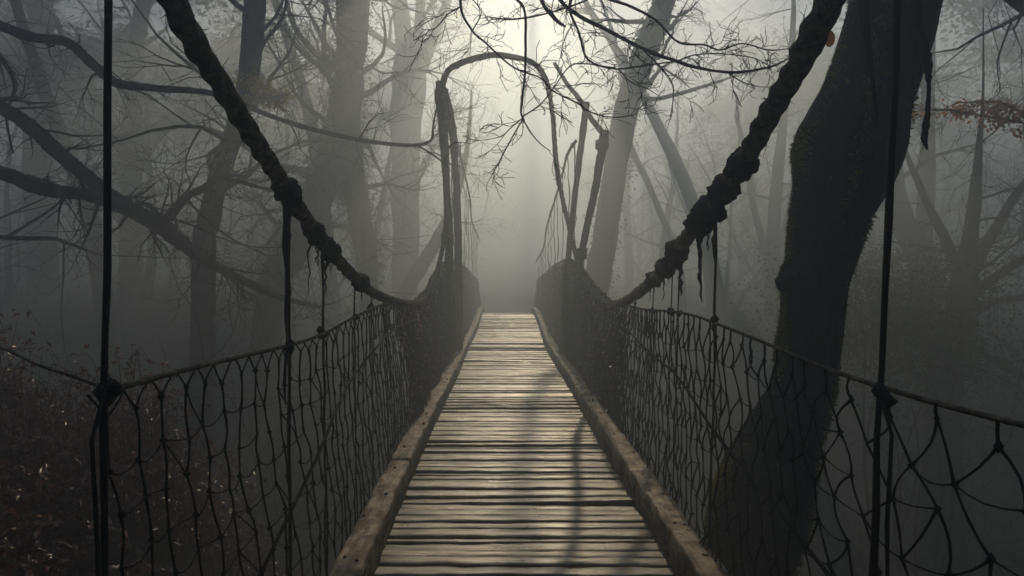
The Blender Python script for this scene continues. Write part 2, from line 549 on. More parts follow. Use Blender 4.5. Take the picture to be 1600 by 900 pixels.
        for (yy, r, L, sw) in spots:
            r *= .84 if s < 0 else .90
            x, z = cable_at(tab, yy)
            x2, z2 = cable_at(tab, yy + .12)
            wb = MB(); c = Vector((x, yy, z)); ax = (Vector((x2, yy + .12, z2)) - c).normalized(); sd = rng.uniform(0, 99)
            n = 15; half = rng.uniform(.06, .13)
            ring = [c + ax * lerp(-half, half, i / (n - 1)) - Vector((0, 0, r * .12)) for i in range(n)]
            rads = [r * (.72 + .34 * math.sin(math.pi * (i + .6) / n)) * rng.uniform(.9, 1.1) for i in range(n)]
            wb.tube(ring, rads, 24, .35, True, lambda i, a: 1 + .5 * noise.noise(Vector((math.cos(a) * 1.5 + sd, math.sin(a) * 1.5, i * .3))) + .2 * noise.noise(Vector((math.cos(a) * 4 + sd, math.sin(a) * 4, i * .7))))
            wrap = wb.build('rag_wrapping', M['dark_rope'], cab)
            for k in range(rng.randint(2, 4)):
                sb = MB()
                p = c + ax * rng.uniform(-half, half) + Vector((rng.uniform(-.02, .02), 0, -r * .5))
                l = L * (1 if k == 0 else rng.uniform(.25, .7)); n2 = 9
                r0 = max(.006, sw * .5 * (1 if k == 0 else .5))
                pts = [p + Vector((rng.gauss(0, .006), rng.gauss(0, .006), -l * i / n2)) for i in range(n2 + 1)]
                rd = [r0 * (1.25 - .9 * i / n2) * rng.uniform(.7, 1.3) for i in range(n2)] + [.0015]
                sb.tube(pts, rd, 6, rng.random() * .5, True, None, .5)
                sb.build('hanging_shred', M['dark_rope'], wrap)
    # ---- net top ropes, nets
    for s, tab in ((-1, CABLE_L), (1, CABLE_R)):
        rope = MB()
        ys = [(-2.2 if s > 0 else 1.63) + .15 * i for i in range(175 if s > 0 else 150)]
        pts = [(s * (NET_X + .03 * noise.noise(Vector((q * .9, s, 0)))), q, net_top(s, q)) for q in ys]
        rope_tube(rope, pts, .0075, 2, .04, 7)
        if s < 0: rope_tube(rope, [pts[0], (-1.35, 1.95, 1.235), (-2.1, 2.5, 1.27), (-4.6, 4.2, 1.15)], .0042, 2, .04, 7)   # slack guy line to the bank
        net = rope.build('net_rope', M['rope'], br)
        nb = MB()
        def xo(y, z): return s * (NET_X + .035 * noise.noise(Vector((y * .9, s, 0))) + .05 * noise.noise(Vector((y * .7, z * 1.3, 5 * s)))) - s * .10 * (1 - smooth(0, 1.2, z))
        # columns
        cols = []; y = .55 if s > 0 else 1.66
        while y < 23.8:
            cols.append(y)
            y += (rng.uniform(.18, .235) if s > 0 else rng.uniform(.125, .165)) if y < 2.5 else rng.uniform(.105, .15) if y < 4 else rng.uniform(.085, .12) if y < 6.2 else rng.uniform(.095, .14)
        rows = 10
        K = []
        for i, y in enumerate(cols):
            top = net_top(s, y); bot = deck_z(y) - .03
            colk = []
            for j in range(rows + 1):
                z = lerp(top, bot, (j + .55) / (rows + .6)) + rng.gauss(0, .014)
                half = .5 if (s > 0 and j % 2) else 0
                nxt = cols[min(i + 1, len(cols) - 1)]
                yy = lerp(y, nxt, half) + rng.gauss(0, .016) - (.06 * (j / rows) ** 1.5 if y < 4 else 0)
                colk.append(Vector((xo(yy, z), yy, z)))
            K.append(colk)
        def strand(a, b, r, target, sag=.0, tint=.4):
            n = 4; side = Vector((rng.gauss(0, .5), rng.gauss(0, .9), 0)) * (b - a).length * (.10 if s > 0 else .055)
            pts = []
            for k in range(n + 1):
                t = k / n; q = a.lerp(b, t) + side * math.sin(math.pi * t) - Vector((0, 0, sag * math.sin(math.pi * t)))
                pts.append(q)
            target.tube(pts, [r * rng.uniform(1.1, 1.5)] + [r * rng.uniform(.8, 1.1) for _ in range(n - 1)] + [r * rng.uniform(1.1, 1.5)], 5 if a.y < 5 else 3, tint, False)
        for i, y in enumerate(cols):
            near = y < 6
            rv = (.0027 + .0005 * y) if near else .0062
            for j in range(rows + 1):
                a = K[i][j]
                nb.blob(a, rng.uniform(.007, .013) if near else .009, .3, rng)
                if j == 0:
                    tz = lambda q: Vector((xo(q, 1.2), q, net_top(s, q)))
                    if s < 0:
                        strand(tz(a.y - .075), a, rv * .8, nb); strand(tz(a.y + .075), a, rv * .8, nb)
                    else:
                        strand(tz(a.y), a, rv * 1.15, nb)
                if j < rows:
                    if s < 0:
                        if rng.random() > .02: strand(a, K[i][j + 1], rv, nb)
                        if rng.random() < .18 and i + 1 < len(K): strand(a, K[i + 1][j + 1], rv * .7, nb)
                    else:
                        if j % 2 == 0:
                            strand(a, K[i][j + 1], rv, nb)
                            if i > 0: strand(a, K[i - 1][j + 1], rv, nb)
                        else:
                            strand(a, K[i][j + 1], rv, nb)
                            if rng.random() < .15 and i + 1 < len(K): strand(a, K[i + 1][j + 1], rv * .8, nb)
                if i + 1 < len(K) and j > 0 and rng.random() < .8:
                    strand(a, K[i + 1][j], .0025 if near else .0034, nb, rng.uniform(0, .025), .9)
        # thick secondary rope laced through the net
        q0 = [Vector((xo(q, .6), q, interp([(1.6, .10), (2.6, .42), (3.6, .78), (5, 1.02), (7, 1.0)], q) if s < 0 else interp([(2, .5), (3, .62), (4.4, .86), (6, .98)], q))) for q in [1.7 + .15 * k for k in range(36)]]
        nb.tube(q0, .0075, 6, .3)
        # tangled vines that choke the far net
        for _ in range(1250):
            y = 6.2 + 17 * rng.random() ** 1.15
            z0 = lerp(deck_z(y), net_top(s, y), rng.random() ** .7)
            l = rng.uniform(.2, .9); n = 5
            pts = []; yy, zz = y, z0
            for k in range(n + 1):
                pts.append((xo(yy, zz) + rng.gauss(0, .02), yy, min(zz, net_top(s, yy) + .02)))
                yy += rng.gauss(0, .05); zz -= l / n
                if zz < deck_z(yy) - .1: break
            nb.tube(pts, rng.uniform(.003, .008), 3, rng.random(), False)
        nb.build('net', M['dark_rope'], net)
        # dry leaves caught in the far net
        lb = MB()
        for _ in range(3400):
            y = 6.0 + 17.5 * rng.random() ** 1.1
            z = lerp(deck_z(y) - .05, net_top(s, y), rng.random() ** .8)
            d = Vector((rng.gauss(0, .5), rng.gauss(0, 1), rng.gauss(-.6, .6)))
            lb.leaf((xo(y, z) + rng.gauss(0, .025), y, z), d, (rng.gauss(0, 1), rng.gauss(0, 1), 1), rng.uniform(.03, .07), rng.uniform(.018, .035), rng.random())
        lb.build('caught_leaves', M['bracken'], net)
    # ---- hangers
    H_L = [(1.63, 1.0, 1.0), (3.02, .85, 1.0), (3.62, .7, 1.0), (4.35, .6, 1.0), (4.9, .5, 1), (5.5, .5, 1), (6.2, .5, 1)]
    H_R = [(1.90, 1.1, 1.0), (3.62, .8, 1.0), (4.42, .55, 1.0), (4.62, .5, 1), (5.2, .5, 1), (5.8, .5, 1), (6.3, .5, 1)]
    for s, tab, hs in ((-1, CABLE_L, H_L), (1, CABLE_R, H_R)):
        for (y, r, _) in hs:
            x, z = cable_at(tab, y)
            mb = MB(); n = 14
            xb = s * (.985 if s < 0 else .86 if y < 2 else .96)
            top = Vector((x, y, z)); bot = Vector((xb, y - (.05 if s < 0 else .03), deck_z(y) - .12))
            if s > 0 and y < 2: top.x = 1.0
            pts = [top.lerp(bot, k / n) + Vector((rng.gauss(0, .0025), rng.gauss(0, .004), 0)) for k in range(n + 1)]
            mb.tube(pts, [.0088 * r * rng.uniform(.85, 1.15) for _ in pts], 7)
            h = mb.build('hanger', M['wire'], br)
            kb = MB()                                    # lashing where the hanger meets the net rope
            t = (top.z - net_top(s, y)) / (top.z - bot.z); c = top.lerp(bot, t)
            for k in range(7):
                kb.blob(c + Vector((rng.gauss(0, .008), rng.gauss(0, .012), rng.gauss(0, .012))), .017 * (.6 + .5 * r), .4, rng)
            if y < 2.5:
                kb.tube([c + Vector((-.01 * s, -.02, 0)), c + Vector((.01 * s, -.035, -.10)), c + Vector((.0, -.03, -.34)), c + Vector((.004, -.028, -.62))], [.006, .005, .006, .003], 6)
            kb.build('lashing', M['dark_rope'], h)
    # thin strands between the rising cable and the far net
    for s, tab in ((-1, CABLE_L), (1, CABLE_R)):
        y = 10.8
        far = [(10.4, 4.1), (12.5, 4.15), (14.2, 4.0), (17, 3.3), (21, 2.7), (24, 2.3)]
        mb = MB()
        pts = [Vector((s * (1.0 + .04 * math.sin(q)), q, interp(far, q) if s < 0 else interp(far, q) - .75)) for q in [10.4 + .4 * k for k in range(34)]]
        rope_tube(mb, pts, .02, lump=.3)
        mb.build('far_cable', M['rope'], br)
        while y < 23:
            zt = interp(far, y) - (0 if s < 0 else .75); zb = net_top(s, y) - .1
            mb = MB(); n = 10
            pts = [Vector((s * 1.0 + rng.gauss(0, .015), y + rng.gauss(0, .02), lerp(zt, zb, k / n))) for k in range(n + 1)]
            mb.tube(pts, [rng.uniform(.005, .013) for _ in pts], 5)
            mb.build('far_hanger', M['dark_rope'], br)
            y += rng.uniform(.9, 1.5)
    # ---- gate of rough poles where the bridge narrows
    def pole(name, pts, rads, seed, sides=14):
        mb = MB(); q = [Vector(p) for p in catmull([tuple(p) for p in pts], 12)]
        rr = [interp([(i / (len(rads) - 1), r) for i, r in enumerate(rads)], k / (len(q) - 1)) for k in range(len(q))]
        mb.tube(q, [k * .82 for k in rr], sides, .5, True, lambda i, a: 1 + .24 * noise.noise(Vector((math.cos(a) * 1.3 + seed, math.sin(a) * 1.3, i * .28))) + .10 * noise.noise(Vector((math.cos(a) * 4 + seed, math.sin(a) * 4, i * .7))))
        return mb.build(name, M['post'], br)
    d = 10.5
    pole('gate_post', [P(699, 640, d), P(703, 480, d), P(702, 390, d), P(697, 280, d), P(690, 180, d), P(688, 128, d)], [.085, .08, .07, .065, .075, .10], 1)
    pole('gate_post', [P(716, 600, 12), P(717, 480, 12), P(716, 380, 12), P(712, 270, 12), P(706, 200, 11.5), P(694, 140, 10.7)], [.085, .085, .08, .07, .085, .06], 2)
    pole('gate_post', [P(893, 620, 10.9), P(903, 470, 10.9), P(910, 390, 10.9), P(927, 310, 10.9), P(938, 250, 10.9), P(945, 204, 10.9)], [.08, .075, .065, .07, .08, .095], 3)
    pole('gate_post', [P(875, 600, 11.6), P(883, 470, 11.6), P(889, 390, 11.6), P(899, 300, 11.6), P(909, 220, 11.6), P(917, 160, 11.6)], [.075, .07, .06, .06, .065, .07], 4)
    pole('gate_arch', [P(690, 140, d), P(699, 112, d), P(722, 98, d), P(748, 90, d + .1), P(775, 86, d + .2), P(805, 90, d + .3), P(832, 98, d + .5), P(850, 118, d + .6), P(859, 150, d + .6), P(864, 190, d + .65), P(867, 245, d + .65), P(872, 290, d + .6)],
         [.055, .055, .06, .058, .055, .052, .052, .05, .045, .042, .036, .03], 5)
    pole('gate_brace', [P(866, 98, 11), P(884, 128, 11), P(903, 152, 11), P(920, 180, 11), P(945, 212, 11)], [.035, .04, .045, .05, .055], 6)
    def lash(c, r, turns, seed):
        rg = random.Random(seed); mb = MB(); n = turns * 14
        mb.tube([c + Vector((math.cos(k / 14 * 6.283) * r * rg.uniform(.94, 1.08), math.sin(k / 14 * 6.283) * r, (k / n - .5) * turns * .022 + rg.gauss(0, .002))) for k in range(n + 1)], .011, 6)
        for e in range(3):
            q = c + Vector((rg.uniform(-r, r), -r, rg.uniform(-.05, .05)))
            mb.tube([q, q + Vector((rg.gauss(0, .02), -.02, -.10)), q + Vector((rg.gauss(0, .03), -.01, -rg.uniform(.16, .3)))], [.008, .007, .004], 5)
        mb.build('lashing', M['rope'], br)
    lash(P(690, 150, 10.45), .095, 8, 1); lash(P(941, 226, 10.95), .095, 6, 2); lash(P(699, 372, 10.45), .085, 7, 3); lash(P(908, 396, 10.7), .085, 7, 4)
    return br
build_bridge()

# ------------------------------------------------------------------ trees
def wander(rng, p, d, L, n, curve=.25, up=.0):
    pts = [p.copy()]; d = d.normalized()
    for i in range(n):
        d = (d + Vector((rng.gauss(0, curve), rng.gauss(0, curve), rng.gauss(up, curve)))).normalized()
        p = p + d * (L / n); pts.append(p.copy())
    return pts, d

def grow(rng, wood, twigs, p, d, L, r, lvl, maxl, fork=(5, 4, 4, 3), up=.05, tips=None, thin=.55):
    n = 6 if lvl <= 1 else 4 if lvl == 2 else 3
    pts, dl = wander(rng, p, d, L, n, .16 + .05 * lvl, up)
    tip = max(.0025, r * .25)
    rad = [lerp(r, tip, i / n) for i in range(n + 1)]
    (wood if lvl <= 1 else twigs).tube(pts, rad, 8 if lvl == 0 else 5 if lvl == 1 else 3, rng.random(), False)
    if tips is not None and lvl >= 2: tips.append((pts[-1], dl)); 
    if lvl >= maxl: return
    k = fork[min(lvl, len(fork) - 1)]
    for c in range(k):
        t = rng.uniform(.25, 1.0) if c else 1.0
        i = min(n - 1, int(t * n)); q = pts[i].lerp(pts[i + 1], t * n - i if i < n else 0)
        dd = (pts[i + 1] - pts[i]).normalized()
        ax = dd.cross(Vector((rng.gauss(0, 1), rng.gauss(0, 1), rng.gauss(0, 1)))).normalized()
        ang = rng.uniform(.35, 1.05) if c else rng.uniform(0, .3)
        nd = Quaternion(ax, ang) @ dd
        grow(rng, wood, twigs, q, nd, L * rng.uniform(.5, .72), max(.003, lerp(r, tip, t) * rng.uniform(.5, .75)), lvl + 1, maxl, fork, up, tips, thin)

def bare_tree(seed, H=12, r=.28, lean=(0, 0), limbs=11, name='bare_tree', label='', cat='tree', loc=(0, 0, 0), mats=('far_bark', 'twig'), low=.25, spread=.38, multi=1):
    rng = random.Random(seed)
    root = thing(name, loc, label, cat)
    wood, tw = MB(), MB()
    for mstem in range(multi):
        d = Vector((lean[0] + (rng.gauss(0, .28) if multi > 1 else 0), lean[1] + (rng.gauss(0, .28) if multi > 1 else 0), 1))
        pts, _ = wander(rng, Vector((rng.uniform(-.2, .2) * (multi > 1), rng.uniform(-.2, .2) * (multi > 1), -.5)), d, H, 12, .075, .03)
        n = len(pts) - 1
        rad = [r * (1.35 if i == 0 else 1) * lerp(1, .16, (i / n) ** 1.1) for i in range(n + 1)]
        wood.tube(pts, rad, 10, .5, False, lambda i, a: 1 + .14 * noise.noise(Vector((math.cos(a) * 1.2 + seed, math.sin(a) * 1.2, i * .9))))
        for k in range(limbs):
            t = lerp(low, .97, (k + rng.random()) / limbs); i = min(n - 1, int(t * n)); q = pts[i].lerp(pts[i + 1], t * n - i)
            a = k * 2.4 + rng.uniform(-.5, .5)
            dd = Vector((math.cos(a), math.sin(a), rng.uniform(.05, .9)))
            grow(rng, wood, tw, q, dd, H * spread * rng.uniform(.6, 1.1) * lerp(1, .55, t), lerp(1, .16, t) * r * rng.uniform(.32, .5), 1, 4, (0, 5, 4, 3), .04)
    wood.build('trunk', M[mats[0]], root)
    tw.build('crown', M[mats[1]], root)
    return root

def shaped_tree(name, label, trunk_px, d, seed, limbs=(), auto=8, maxl=4, extra_trunks=(), group=None, ivy=0, leaf_spots=(), leaf_m='ochre', top_ext=2.0, bark='far_bark', base_drop=True, auto_low=.45, limb_len=3.0, cat='tree'):
    """a tree whose trunk follows the photographed outline: rows (px, py, width px)"""
    rng = random.Random(seed)
    rows = sorted(trunk_px, key=lambda q: -q[1])
    base = P(rows[0][0], rows[0][1], d); base.z = min(base.z, ground_z(base.x, base.y))
    root = thing(name, base, label, cat, group)
    wood, tw = MB(), MB()
    def trunk(rw):
        pts = [tuple(P(a, b, d)) + (w / F_PX * d / 2,) for a, b, w in rw]
        if pts[0][2] > ground_z(pts[0][0], d): pts.insert(0, (pts[0][0] - (pts[1][0] - pts[0][0]) * .3, d, ground_z(pts[0][0], d) - .4, pts[0][3] * 1.4))
        a, b = Vector(pts[-2][:3]), Vector(pts[-1][:3])
        e = b + (b - a).normalized() * top_ext + Vector((rng.gauss(0, .2), .3, 0))
        pts.append(tuple(e) + (pts[-1][3] * .5,))
        c = catmull(pts, 7)
        cp = [Vector(q[:3]) - base for q in c]; rr = [q[3] for q in c]
        wood.tube(cp, rr, 12, .5, True, lambda i, a: 1 + .16 * noise.noise(Vector((math.cos(a) * 1.2 + seed, math.sin(a) * 1.2, i * .35))) + .07 * noise.noise(Vector((math.cos(a) * 4 + seed, math.sin(a) * 4, i * .8))))
        return cp, rr
    cp, rr = trunk(rows)
    all_tr = [(cp, rr)] + [trunk(sorted(e, key=lambda q: -q[1])) for e in extra_trunks]
    tips = []
    for rows2 in limbs:                              # limbs seen in the photo: rows (px, py, width, depth offset)
        pts = [tuple(P(a, b, d + dd) - base) + (w / F_PX * d / 2,) for a, b, w, dd in rows2]
        c = catmull(pts, 5); q = [Vector(k[:3]) for k in c]; lr = [max(.004, k[3]) for k in c]
        wood.tube(q, lr, 8, .5, True, lambda i, a: 1 + .12 * noise.noise(Vector((math.cos(a) + seed, math.sin(a), i * .5))))
        for k in range(2, len(q) - 1):
            if rng.random() < .6:
                dd = (q[k + 1] - q[k]).normalized(); ax = dd.cross(Vector((rng.gauss(0, 1), rng.gauss(0, 1), rng.gauss(0, 1)))).normalized()
                grow(rng, wood, tw, q[k], Quaternion(ax, rng.uniform(.5, 1.1)) @ dd, rng.uniform(.25, .7) * limb_len * .5, lr[k] * rng.uniform(.2, .4), 2, 4, (0, 0, 4, 3), .02, tips)
        grow(rng, wood, tw, q[-1], (q[-1] - q[-2]), limb_len * .35, lr[-1], 2, 4, (0, 0, 4, 3), .0, tips)
    for cp2, rr2 in all_tr:
        for k in range(auto):
            t = lerp(auto_low, .98, (k + rng.random()) / auto); i = min(len(cp2) - 2, int(t * (len(cp2) - 1)))
            a = k * 2.4 + rng.uniform(-.6, .6)
            grow(rng, wood, tw, cp2[i], Vector((math.cos(a), math.sin(a), rng.uniform(-.1, .8))), limb_len * rng.uniform(.6, 1.1), rr2[i] * rng.uniform(.2, .36), 1, maxl, (0, 5, 4, 3), .02, tips)
    wood.build('trunk', M[bark], root)
    if tw.v: tw.build('crown', M['twig'], root)
    if ivy:
        ib = MB()
        for _ in range(ivy):
            cp2, rr2 = rng.choice(all_tr); i = rng.randrange(len(cp2)); j = min(i + 1, len(cp2) - 1)
            c = cp2[i].lerp(cp2[j], rng.random()); a = rng.uniform(0, 2 * math.pi)
            o = Vector((math.cos(a), math.sin(a), 0)); thick = .8 + .6 * max(0, noise.noise((c + o) * 1.7))
            q = c + o * rr2[i] * (1 + rng.random() ** 2 * thick)
            ib.leaf(q, o + Vector((rng.gauss(0, .6), rng.gauss(0, .6), rng.gauss(-.5, .5))), (rng.gauss(0, 1), rng.gauss(0, 1), 1), rng.uniform(.05, .10), rng.uniform(.04, .08), min(1, max(0, rng.gauss(.45, .25))))
        ib.build('ivy', M['ivy'], root)
    if leaf_spots:
        lb = MB()
        for (px, py, rad, n, sz) in leaf_spots:
            c = P(px, py, d - .2) - base
            for _ in range(n):
                o = Vector((rng.gauss(0, 1), rng.gauss(0, .8), rng.gauss(0, .5)))
                lb.leaf(c + o * rad * .55, (rng.gauss(0, 1), rng.gauss(0, 1), rng.gauss(-.4, .7)), (rng.gauss(0, 1), rng.gauss(0, 1), 1), sz * rng.uniform(.6, 1.3), sz * rng.uniform(.4, .8), rng.random())
        lb.build('leaves', M[leaf_m], root)
    return root

# --- the big dark mossy tree beside the bridge
def build_big_tree():
    rng = random.Random(21)
    D = 5.0
    rows = [(1165, 1020, 230), (1168, 900, 152), (1185, 810, 158), (1203, 740, 148), (1232, 660, 118), (1256, 600, 92), (1266, 550, 92), (1270, 490, 98), (1276, 430, 106), (1292, 370, 118), (1302, 320, 132), (1322, 265, 160),
            (1334, 215, 172), (1355, 150, 146), (1372, 100, 138), (1388, 40, 136), (1400, -30, 140), (1412, -120, 130), (1430, -260, 110), (1440, -420, 90), (1450, -640, 66), (1440, -900, 40), (1460, -1150, 18)]
    base = P(1120, 0, D); base.z = ground_z(base.x, D)
    root = thing('mossy_tree', base, 'big leaning dark tree with moss on its edge beside the right net', 'tree')
    pts = [(base.x - .10, D, base.z - .4, .62), (base.x, D, base.z + .6, .50)] + [tuple(P(a, b, D)) + (w * .92 / F_PX * D / 2,) for a, b, w in rows]
    c = catmull(pts, 10)
    cp = [Vector(q[:3]) - base for q in c]; rr = [q[3] for q in c]
    def bp(i, a):
        ca, sa = math.cos(a), math.sin(a); z = cp[i].z
        return 1 + .11 * noise.noise(Vector((ca * 1.3, sa * 1.3, z * 1.5))) + .07 * noise.noise(Vector((ca * 5, sa * 5, z * 1.6))) + .05 * noise.noise(Vector((ca * 11, sa * 11, z * 5)))
    wood, tw = MB(), MB()
    wood.tube(cp, rr, 44, .5, True, bp)
    # burl and broken stub on the right edge, limbs higher up
    def stub(pxs, rads):
        q = [P(a, b, D - dd) - base for a, b, dd in pxs]
        q2 = catmull([tuple(x) + (r,) for x, r in zip(q, rads)], 6)
        wood.tube([Vector(k[:3]) for k in q2], [k[3] for k in q2], 14, .5, True, lambda i, a: 1 + .25 * noise.noise(Vector((math.cos(a) * 1.5, math.sin(a) * 1.5, i * .4))))
    stub([(1390, 120, .0), (1420, 100, .1), (1438, 92, .15), (1446, 84, .18)], [.20, .15, .085, .03])
    stub([(1350, 250, 0), (1385, 236, .1), (1400, 225, .15)], [.2, .12, .05])
    stub([(1296, 392, 0), (1318, 408, .08), (1330, 412, .12)], [.17, .10, .03])
    stub([(1256, 430, 0), (1232, 440, .05), (1222, 436, .1)], [.18, .10, .04])
    stub([(1400, -40, 0), (1445, -60, .5), (1510, -150, 1.1), (1600, -260, 1.8), (1750, -420, 2.2)], [.26, .20, .15, .11, .06])
    stub([(1410, -120, 0), (1360, -230, .8), (1250, -330, 1.6), (1120, -390, 1.9), (980, -420, 1.6)], [.24, .17, .13, .10, .05])
    for k in range(9):
        i = int(lerp(len(cp) * .86, len(cp) - 2, k / 8)); a = k * 2.4
        grow(rng, wood, tw, cp[i], Vector((math.cos(a) + .3, math.sin(a), .5)), 3.4, rr[i] * .35, 1, 4, (0, 5, 4, 3), .03)
    wood.build('trunk', M['bark'], root)
    tw.build('crown', M['twig'], root)
    # moss fringe: left edge of the trunk and a stripe up its face
    mo = MB()
    lo, hi = P(0, 620, D).z - base.z, P(0, -60, D).z - base.z
    idx = [i for i in range(len(cp)) if cp[i].z > lo - 2 and cp[i].z < hi]
    for _ in range(34000):
        i = rng.choice(idx); j = min(i + 1, len(cp) - 1); c0 = cp[i].lerp(cp[j], rng.random())
        kind = rng.random()
        if kind < .70: a = math.pi - .20 + rng.gauss(0, .24)                       # left edge
        elif kind < .90 and c0.z > P(0, 330, D).z - base.z:
            px = interp([(P(0, 330, D).z - base.z, .15), (hi, .62)], c0.z)   # stripe on the face
            a = -math.pi / 2 - px + rng.gauss(0, .07)
        else: a = rng.uniform(0, 2 * math.pi) if rng.random() < .25 else rng.gauss(0, .4)
        o = Vector((math.cos(a), math.sin(a), 0)); dens = noise.noise(Vector((c0.z * 2.1, a * 1.5, 2)))
        if dens < -.12 and rng.random() < .85: continue
        surf = rr[i] * (1.0 + .05 * dens)
        q = c0 + o * surf
        l = rng.uniform(.008, .036) * (1 + 1.2 * max(0, dens))
        mo.leaf(q - o * .02, o * .8 + Vector((rng.gauss(0, .5), rng.gauss(0, .5), rng.gauss(.1, .6))), (rng.gauss(0, 1), rng.gauss(0, 1), rng.gauss(0, 1)), l + .02, l * .5, min(1, max(0, rng.gauss(.45, .3))))
    mo.build('moss', M['moss'], root)
    return root, base
big_tree, big_base = build_big_tree()

def px_branch(mb, rows, d, sides=8, n=6, seed=0, origin=Vector((0, 0, 0))):
    """rows (px, py, width px[, depth offset]) -> smooth knobbly branch; returns its points and radii"""
    pts = [tuple(P(q[0], q[1], d + (q[3] if len(q) > 3 else 0)) - origin) + (q[2] / F_PX * d / 2,) for q in rows]
    c = catmull(pts, n); q = [Vector(k[:3]) for k in c]; r = [max(.0015, k[3]) for k in c]
    mb.tube(q, r, sides, .5, True, lambda i, a: 1 + .20 * noise.noise(Vector((math.cos(a) + seed, math.sin(a), i * .45))) + .16 * noise.noise(Vector((math.cos(a) * 2 + seed, math.sin(a) * 2, i * 1.3))))
    return q, r

def side_twigs(rng, wood, tw, q, r, prob=.5, L=.5, lvl=3, maxl=4, droop=-.05, tips=None, spread=(.5, 1.2)):
    for k in range(1, len(q) - 1):
        if rng.random() < prob:
            dd = (q[k + 1] - q[k]).normalized(); ax = dd.cross(Vector((rng.gauss(0, .5), rng.gauss(0, 2), rng.gauss(0, .5)))).normalized()
            grow(rng, wood, tw, q[k], Quaternion(ax, rng.uniform(*spread)) @ dd, L * rng.uniform(.4, 1.2), max(.0025, r[k] * rng.uniform(.25, .5)), lvl, maxl, (0, 0, 4, 4, 3), droop, tips)

# --- twiggy branches hanging in at the top: an overhanging tree that roots on the right bank
def build_overhang():
    rng = random.Random(5)
    base = Vector((9.8, 9.5, 0)); base.z = ground_z(base.x, base.y)
    root = thing('overhanging_tree', base, 'slender bare tree whose dark twiggy branches hang down into the top centre of the view', 'tree')
    wood, tw, lf = MB(), MB(), MB()
    d = 5.2
    top = P(900, -520, 6.5)
    # trunk leans over from the right bank and passes above the picture
    tr = catmull([tuple(Vector((0, 0, -.4))) + (.2,), (-.2, -.2, 4, .18), (-1.4, -.7, 7.6, .16), (-4.5, -1.6, 9.6, .13)] + [tuple(top - base) + (.09,), tuple(P(860, -300, d) - base) + (.055,), tuple(P(838, -120, d) - base) + (.035,)], 8)
    wood.tube([Vector(k[:3]) for k in tr], [k[3] for k in tr], 10, .5, True)
    B = [
        [(838, -120, 16), (870, -10, 11), (905, 25, 9), (945, 45, 9), (1000, 74, 8), (1058, 96, 8), (1100, 108, 7), (1150, 113, 6), (1205, 104, 5), (1235, 90, 3)],
        [(838, -120, 13), (790, -30, 9), (818, 12, 6), (821, 60, 6), (820, 115, 5), (814, 170, 5), (817, 186, 4)],
        [(817, 186, 3.5), (800, 215, 3), (785, 243, 2.5), (765, 280, 1.5)],
        [(817, 186, 3.5), (830, 208, 3), (845, 225, 2.5), (860, 236, 1.5)],
        [(817, 184, 3), (800, 198, 2.4), (780, 214, 2), (738, 221, 1.2)],
        [(817, 182, 3.5), (842, 165, 3), (862, 142, 3), (890, 104, 3), (920, 100, 3), (962, 108, 3.5), (1010, 102, 3), (1060, 95, 3)],
        [(838, -120, 12), (735, -40, 7), (720, 10, 6), (738, 48, 5), (760, 68, 4), (790, 96, 4), (812, 110, 4), (845, 122, 3.5), (864, 142, 3.5), (900, 160, 3.5), (925, 176, 3), (955, 183, 2.5), (990, 180, 1.5)],
        [(905, -40, 8), (890, 10, 6), (905, 52, 5), (915, 88, 5), (935, 102, 4), (965, 108, 3), (985, 128, 3), (1010, 138, 2.2), (1030, 150, 1.4)],
        [(905, -60, 9), (935, -10, 7), (985, 10, 6), (1025, 32, 5), (1060, 66, 5), (1100, 70, 4), (1126, 78, 4), (1160, 68, 3), (1200, 78, 3), (1235, 76, 2)],
        [(1060, 95, 4), (1085, 86, 3), (1125, 84, 3), (1175, 90, 2.4), (1202, 103, 2)],
        [(860, -60, 8), (845, -5, 8), (868, 30, 9), (884, 42, 4)],
        [(1005, 78, 3.5), (1035, 108, 3), (1050, 130, 3), (1052, 150, 2.6), (1048, 182, 1.5)],
        [(1135, 112, 3), (1160, 128, 2.4), (1190, 136, 1.8), (1215, 134, 1.2)],
        [(720, 10, 3.5), (700, 22, 3), (680, 44, 2.4), (660, 46, 1.4)],
        [(738, 48, 3), (752, 20, 2.4), (740, 0, 2)],
        [(935, -10, 5), (905, 5, 4), (850, 22, 4), (800, 30, 4), (760, 26, 2)],
    ]
    for k, rows in enumerate(B):
        off = rng.uniform(-.15, .35)
        rows = [(a, b, w * (.72 if b > -60 else 1)) for a, b, w in rows]
        q, r = px_branch(wood, rows, d, 7, 6, k, base)
        side_twigs(rng, wood, tw, q, r, .34, .24, 3, 4, -.04)
    wood.build('trunk', M['bark'], root)
    tw.build('crown', M['twig'], root)
    # the single tan leaf that hangs on the last twig
    px_branch(tw, [(1200, 104, 4), (1260, 90, 3), (1285, 76, 2), (1294, 68, 1.6)], 4.4, 5, 4, 9, base)
    lp = P(1298, 60, 4.4) - base
    ring = [lf.vert(lp + Vector((math.sin(a) * .026 * (1.12 - .25 * math.cos(a)) + .006 * math.cos(a), .012 * math.sin(a) ** 2 + .010 * math.cos(2 * a), math.cos(a) * .052)), .3) for a in [k * math.pi / 9 for k in range(18)]]
    mid = lf.vert(lp + Vector((0, -.006, 0)), .3)
    for k in range(18): lf.f.append((mid, ring[k], ring[(k + 1) % 18]))
    lf.build('dead_leaf', M['rust'], root)
build_overhang()

